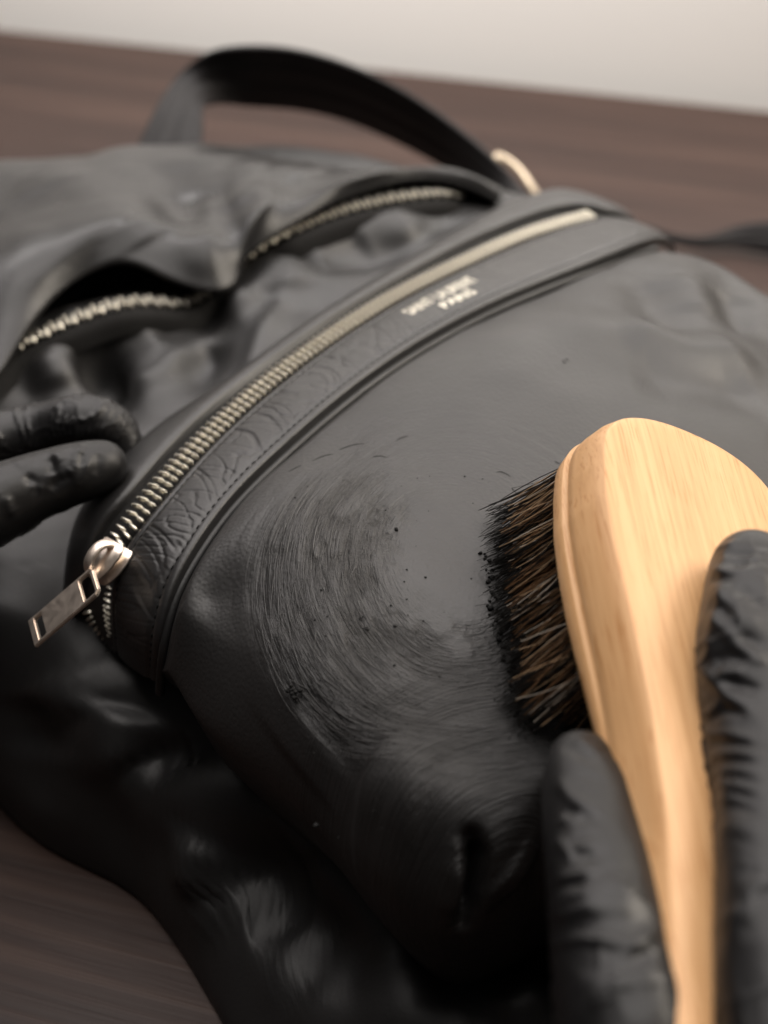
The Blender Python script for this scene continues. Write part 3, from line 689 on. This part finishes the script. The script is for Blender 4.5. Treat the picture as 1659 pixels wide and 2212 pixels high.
# ------------------------------------------------------------------ wax residue on the panel: crumbs and raised ridges
def on_panel(px, py):
    z = .112
    for _ in range(12):
        q = P(px, py, z); z = panel_z(q[0], q[1])
    return P(px, py, z)
bm = bmesh.new()
for k in range(130):
    while True:
        px, py = rng.uniform(540, 1200), rng.uniform(960, 1900)
        if ((px-860)/330)**2+((py-1400)/460)**2 < 1: break
    q = on_panel(px, py); s = abs(rng.normal(.00008, .00010))+.00007
    if k in (3, 40, 90): s = .0006
    r = bmesh.ops.create_icosphere(bm, subdivisions=1, radius=s)
    for v in r['verts']: v.co = Vector(q)+Vector((v.co.x*rng.uniform(.6, 1.6), v.co.y*rng.uniform(.6, 1.6), v.co.z*rng.uniform(.5, 1.1)+s*.3))
for (px, py, s, n) in ((630,1497,.0011,14),(790,1358,.0005,6),(780,1335,.0004,5),(1215,780,.0004,4)):
    for k in range(n):
        q = on_panel(px+rng.normal(0, s*6000), py+rng.normal(0, s*6000)); r = bmesh.ops.create_icosphere(bm, subdivisions=1, radius=s*rng.uniform(.2, .55))
        for v in r['verts']: v.co = Vector(q)+Vector((v.co.x*rng.uniform(.7, 1.8), v.co.y*rng.uniform(.7, 1.8), v.co.z+s*.2))
tipline = spl(np.array([(1046,1192,0),(1056,1240,0),(1062,1290,0),(1075,1360,0),(1098,1450,0),(1122,1535,0),(1145,1592,0)], float), 90)
for a in tipline:
    q = on_panel(a[0]+rng.normal(4, 7), a[1]+rng.normal(0, 5)); s = abs(rng.normal(.00022, .00016))+.0001; r = bmesh.ops.create_icosphere(bm, subdivisions=1, radius=s)
    for v in r['verts']: v.co = Vector(q)+Vector((v.co.x*rng.uniform(.7, 1.8), v.co.y*rng.uniform(.7, 1.9), v.co.z*rng.uniform(.7, 1.5)+s*.5))
for (px, py, ln, an, bd) in ((870,945,.004,.5,.0006),(700,985,.006,.35,.001),(760,962,.007,.15,.0008),(1205,1000,.0025,-.6,.0002),(1085,1020,.004,-.35,.001),(1110,1060,.004,-1.0,.0008),(1225,776,.0015,-.3,.0001),(640,1010,.004,.6,.0006),(820,985,.004,-.2,.0008),(880,1700,.004,.9,.0004),(940,1650,.005,.7,.0004),(1000,1610,.005,.6,.0005)):
    a = np.linspace(-.5, .5, 9); base = on_panel(px, py); q = []
    for t in a:
        x = base[0]+ln*t*math.cos(an)-bd*(t*t*4)*math.sin(an); y = base[1]+ln*t*math.sin(an)-bd*(t*t*4)*math.cos(an); q.append((x, y, panel_z(x, y)+.00004))
    add_tube_bm(bm, q, np.array([.3, .7, 1, 1.1, 1, .9, .8, .6, .3])*.00010, 5, 1, (0, 0, 1))
me = bpy.data.meshes.new('wax_crumbs'); bm.to_mesh(me); bm.free(); me.shade_smooth()
o = add('wax_crumbs', me, WAX); o['kind'] = 'stuff'; o['label'] = 'tiny black crumbs of wax scattered over the brushed pocket leather'; o['category'] = 'crumbs'

top_v = PV[:, :NF+6].reshape(-1, 3); dz_v = top_v[:, 2]-panel_top(top_v[:, :2])
def surf(xy):
    z = panel_top(xy); out = np.empty(len(xy))
    for i, a in enumerate(xy):
        d = ((top_v[:, :2]-a)**2).sum(1); k = np.argpartition(d, 6)[:6]; w_ = 1/(d[k]+1e-8); out[i] = (w_*dz_v[k]).sum()/w_.sum()
    return z+out
bm = bmesh.new()
cen_r = rng.uniform(.020, .049, 26)
for k in range(210):
    r0_ = cen_r[k % 26]+rng.normal(0, .0012); th0 = np.clip(rng.normal(.40, .5), -.6, 1.15); ln = rng.uniform(.10, .42)
    th = th0+np.linspace(-.5, .5, 11)*ln; rr = r0_*(1+.02*np.sin(th*3+k))+np.linspace(-.5, .5, 11)*rng.normal(0, .0012)
    if r0_ < .016 or r0_ > .0495: continue
    xy = sc+rr[:, None]*(np.cos(th)[:, None]*ex+np.sin(th)[:, None]/.80*ey)
    q = np.c_[xy, surf(xy)+.00001]; w_ = rng.uniform(.00005, .00012)*(1.6 if rng.uniform() < .06 else 1)
    prof = np.clip(np.sin(np.linspace(.05, np.pi-.05, 11))**.5*(1+.35*rng.normal(0, 1, 11)), .15, 1.6)
    add_tube_bm(bm, q, w_*prof, 5, .8, (0, 0, 1))
me = bpy.data.meshes.new('wax_ridges'); bm.to_mesh(me); bm.free(); me.shade_smooth()
o = add('wax_ridges', me, WAXL); o['kind'] = 'stuff'; o['label'] = 'curved black ridges of brushed wax on the pocket leather beside the brush'; o['category'] = 'wax'

# ------------------------------------------------------------------ gloved hands
def fold_points(co, no, folds):
    pr = co-C0; zz = pr@FW; ix = 829.5+FPX*(pr@RT)/zz; iy = 1106-FPX*(pr@UP)/zz; front = (no*(-pr)).sum(-1) > 0
    D = np.zeros(len(co))
    for path, wid, dep in folds:
        q = spl(np.array([co[np.where(front, (ix-px)**2+(iy-py)**2+zz*3000, 1e12).argmin()] for px, py in path]), 26)
        near = np.where(np.linalg.norm(co-q.mean(0), axis=1) < np.linalg.norm(q-q.mean(0), axis=1).max()+4*wid)[0]
        if not len(near): continue
        dd = np.linalg.norm(co[near][:, None]-q[None], axis=2); k = dd.argmin(1); t = k/25.; end = .15+.85*sstep(0, .3, t)*(1-sstep(.7, 1, t))
        D[near] += dep*end*np.exp(-(dd.min(1)/wid)**2)
    return D
def hand(name, label, chains, palm, origin, seed, amp, folds=(), voxel=.0011):
    bm = bmesh.new(); axes = []
    for ch in chains:
        pts = np.array([PD(*q[:3]) for q in ch]); rr = np.array([q[3]*q[2]/FPX for q in ch])
        c = spl(np.c_[pts, rr], 60); cen, rad = c[:, :3], c[:, 3]
        axes.append((cen, rad))
        # round the tip
        d = cen[0]-cen[1]; d /= np.linalg.norm(d)
        tp = [cen[0]+d*rad[0]*s for s in (.98, .9, .72, .45)]; tr = [rad[0]*s for s in (.18, .44, .69, .89)]
        cen = np.vstack([tp, cen]); rad = np.r_[tr, rad]
        T = tube(cen, rad, 28, (.1, .2, 1)); n = len(cen); vs = [[bm.verts.new(q) for q in ring] for ring in T]
        for i in range(n-1):
            for j in range(28): bm.faces.new((vs[i][j], vs[i+1][j], vs[i+1][(j+1) % 28], vs[i][(j+1) % 28]))
        bm.faces.new(vs[0][::-1]); bm.faces.new(vs[-1])
    for px, py, dp, r in palm:
        q = PD(px, py, dp); r_ = bmesh.ops.create_icosphere(bm, subdivisions=3, radius=r*dp/FPX)
        for v in r_['verts']: v.co += Vector(q)
    bmesh.ops.recalc_face_normals(bm, faces=bm.faces)
    me = bpy.data.meshes.new(name); bm.to_mesh(me); bm.free()
    o = bpy.data.objects.new(name, me); COL.objects.link(o)
    md = o.modifiers.new('r', 'REMESH'); md.mode = 'VOXEL'; md.voxel_size = voxel; md.use_smooth_shade = True
    sm = o.modifiers.new('s', 'SMOOTH'); sm.factor = .5; sm.iterations = 8
    sb = o.modifiers.new('d', 'SUBSURF'); sb.levels = 1; sb.render_levels = 1
    dg = bpy.context.evaluated_depsgraph_get(); m2 = bpy.data.meshes.new_from_object(o.evaluated_get(dg)); bpy.data.objects.remove(o); m2.name = name
    nv = len(m2.vertices); co = np.empty(nv*3); m2.vertices.foreach_get('co', co); co = co.reshape(-1, 3)
    no = np.empty(nv*3); m2.vertex_normals.foreach_get('vector', no); no = no.reshape(-1, 3)
    best = np.full(nv, 9.); U = np.zeros(nv); G = np.zeros(nv); SG = np.zeros(nv)
    for k, (cen, rad) in enumerate(axes):
        L = np.concatenate([[0], np.cumsum(np.linalg.norm(np.diff(cen, axis=0), axis=1))])
        for i0 in range(0, nv, 20000):
            c = co[i0:i0+20000]; dd = np.linalg.norm(c[:, None]-cen[None], axis=2)/rad[None]; j = dd.argmin(1); m = dd[np.arange(len(c)), j]
            tt = frames(cen)[j]; off = ((c-cen[j])*tt).sum(1)
            r = c-cen[j]; ag = np.arctan2(r[:, 2], r[:, 0])
            sl = slice(i0, i0+len(c)); up = m < best[sl]
            best[sl] = np.where(up, m, best[sl]); U[sl] = np.where(up, L[j]+off, U[sl]); G[sl] = np.where(up, ag, G[sl]); SG[sl] = np.where(up, k, SG[sl])
    # folds run across each finger, wandering and dying out round it
    q = np.stack([U*230+2.0*np.sin(G*1.0+U*70)+1.2*noise(co*90, seed+5), G*.55+SG*9, U*40], -1)
    r1 = np.clip(1-np.abs(noise(q, seed))*2.4, 0, 1)**1.5
    r2 = np.clip(1-np.abs(noise(co*np.array([150, 150, 150])+SG[:, None]*5, seed+2))*3.2, 0, 1)**2
    env = np.clip(.35+1.1*noise(np.stack([U*45, G*.6+SG*3, 0*U], -1), seed+8), .08, 1)*sstep(.0, .010, U+.004)
    dsp = amp*(env*(r1*1.0+r2*.45)+.45*noise(co*110, seed+3)*sstep(-.004, .02, U))
    dsp = dsp+fold_points(co, no, folds)
    co = co+no*dsp[:, None]; m2.vertices.foreach_set('co', co.ravel()); m2.update(); m2.shade_smooth(); m2.materials.clear()
    o = add(name, m2, GLOVE, None, origin=tuple(origin)); o['label'] = label; o['category'] = 'hand'
    return o
hand('gloved_hand', 'hand in black nitrile glove gripping the wooden brush', [
    [(1256,1652,.282,78),(1270,1730,.274,100),(1290,1850,.263,116),(1310,1970,.253,130),(1335,2100,.245,144),(1365,2280,.236,165),(1420,2480,.235,200),(1500,2700,.222,230)],
    [(1624,1232,.301,92),(1618,1330,.291,106),(1618,1420,.283,113),(1632,1550,.275,116),(1652,1700,.263,118),(1664,1850,.251,120),(1668,2050,.238,124),(1690,2300,.226,140),(1730,2600,.214,170)],
    [(1840,1420,.315,96),(1850,1600,.297,110),(1860,1800,.282,116),(1870,2050,.266,124),(1880,2350,.246,140),(1870,2620,.23,170)],
    [(2010,1650,.312,94),(2010,1820,.295,108),(2005,2020,.278,116),(1995,2250,.26,130),(1980,2600,.238,160)],
    [(2130,1950,.305,84),(2130,2100,.288,98),(2115,2280,.27,110),(2080,2600,.245,150)],
    [(1790,2950,.212,300),(1850,3300,.20,330),(1950,3800,.185,380)]],
    [(1640,2800,.222,240),(1800,2760,.224,240),(1960,2740,.228,220),(1700,3000,.21,260),(1880,3000,.21,260)], PD(1700,2700,.22), 61, .0006, [
    ([(1238,1596),(1265,1606),(1293,1632)], 0.00117, 0.00031), ([(1216,1608),(1250,1628),(1287,1654)], 0.00117, -0.00037), ([(1206,1676),(1237,1723),(1302,1757)], 0.00137, 0.00053), ([(1245,1672),(1300,1690)], 0.00156, -0.00026), ([(1218,1746),(1250,1766),(1290,1774)], 0.00127, -0.00048),
    ([(1198,1779),(1225,1768),(1264,1764)], 0.00098, 0.00037), ([(1202,1808),(1220,1835),(1243,1862)], 0.00108, 0.00042), ([(1235,1832),(1260,1828),(1289,1824)], 0.00108, 0.00037), ([(1230,1850),(1290,1846)], 0.00117, -0.00037), ([(1193,1906),(1245,1894),(1306,1874)], 0.00117, 0.00048), ([(1193,1920),(1235,1914),(1275,1904)], 0.00108, -0.00042),
    ([(1200,1948),(1245,1938),(1290,1924)], 0.00117, 0.00031), ([(1205,1990),(1260,1975),(1330,1965)], 0.00156, 0.00026), ([(1330,2082),(1375,2048),(1418,2005)], 0.00137, 0.00053), ([(1345,2092),(1390,2055),(1425,2022)], 0.00137, -0.00037), ([(1260,2184),(1310,2146),(1368,2102)], 0.00156, 0.00042), ([(1230,1800),(1300,1880)], 0.00391, -0.00021),
    ([(1542,1192),(1570,1178),(1602,1171)], 0.00108, 0.00042), ([(1560,1201),(1605,1197),(1655,1203)], 0.00117, -0.00063), ([(1530,1211),(1557,1236),(1610,1238),(1660,1240)], 0.00117, 0.00058), ([(1566,1219),(1610,1217),(1660,1219)], 0.00108, -0.00058), ([(1533,1253),(1565,1257),(1598,1270)], 0.00127, -0.00053), ([(1540,1264),(1590,1325),(1650,1374)], 0.00254, 0.00084),
    ([(1590,1268),(1625,1290),(1655,1320)], 0.00156, -0.00063), ([(1532,1302),(1560,1318),(1590,1344)], 0.00156, -0.00058), ([(1528,1334),(1574,1370),(1602,1410)], 0.00137, 0.00053), ([(1592,1374),(1625,1382),(1656,1399)], 0.00137, -0.00053), ([(1580,1388),(1615,1410),(1656,1438)], 0.00127, 0.00053), ([(1533,1430),(1580,1418),(1626,1430)], 0.00195, -0.00074),
    ([(1502,1425),(1530,1462),(1594,1522),(1660,1570)], 0.00137, 0.00074), ([(1545,1461),(1580,1453),(1615,1447)], 0.00117, 0.00048), ([(1557,1472),(1605,1478),(1656,1497)], 0.00127, -0.00063), ([(1519,1551),(1540,1532),(1567,1520)], 0.00117, 0.00048), ([(1528,1555),(1576,1531),(1626,1545)], 0.00117, -0.00063), ([(1522,1594),(1590,1592),(1658,1612)], 0.00127, 0.00048),
    ([(1524,1607),(1590,1606),(1656,1622)], 0.00108, -0.00053), ([(1528,1667),(1590,1645),(1656,1657)], 0.00127, -0.00058), ([(1528,1650),(1590,1628),(1656,1640)], 0.00117, 0.00042), ([(1530,1692),(1595,1680),(1658,1698)], 0.00117, -0.00053), ([(1533,1724),(1600,1716),(1658,1736)], 0.00117, -0.00048), ([(1538,1754),(1600,1745),(1658,1765)], 0.00117, -0.00042), ([(1545,1800),(1600,1790),(1655,1805)], 0.00156, 0.00031), ([(1550,2000),(1600,1975),(1655,1985)], 0.00176, 0.00042)])
hand('gloved_hand', 'hand in black nitrile glove pinching the pocket edge beside the zip pull', [
    [(218,1008,.402,60),(180,1018,.400,66),(120,1036,.398,70),(60,1058,.396,76),(0,1084,.393,86),(-100,1125,.388,100),(-240,1180,.38,125)],
    [(275,990,.425,38),(252,940,.425,52),(195,916,.424,64),(110,930,.426,64),(40,946,.426,64),(-40,960,.422,68),(-160,1000,.41,85),(-300,1070,.40,120)],
    [(-90,1130,.435,52),(-120,1105,.435,60),(-170,1100,.43,70),(-320,1130,.405,110)],
    [(-110,1200,.44,50),(-150,1170,.44,58),(-220,1160,.43,70),(-340,1180,.405,100)],
    [(-140,1250,.44,44),(-180,1225,.435,52),(-250,1215,.42,64),(-360,1230,.405,95)],
    [(-420,1170,.39,190),(-620,1230,.385,205),(-900,1330,.38,230),(-1250,1450,.37,260)]],
    [(-330,1120,.395,150),(-340,1200,.395,150),(-480,1180,.385,170)], PD(-200,1100,.4), 83, .0006, [
    ([(180,956),(164,995),(162,1066)], 0.00141, 0.00067), ([(193,985),(185,1020),(171,1060)], 0.00123, 0.00052), ([(176,975),(176,1010)], 0.00123, -0.00062), ([(104,985),(110,1005),(117,1028)], 0.00158, -0.00073), ([(118,975),(135,1000)], 0.00158, 0.00052), ([(128,1030),(145,1020),(159,1014)], 0.00123, 0.00052), ([(157,1020),(130,1038),(107,1062)], 0.00158, -0.00073),
    ([(52,1020),(72,1045),(94,1066)], 0.00141, -0.00067), ([(62,1044),(80,1052),(98,1060)], 0.00123, 0.00062), ([(12,1068),(20,1095),(32,1118)], 0.00141, 0.00052), ([(215,975),(205,1030)], 0.00141, -0.00047), ([(30,1010),(70,990)], 0.00220, 0.00052)])
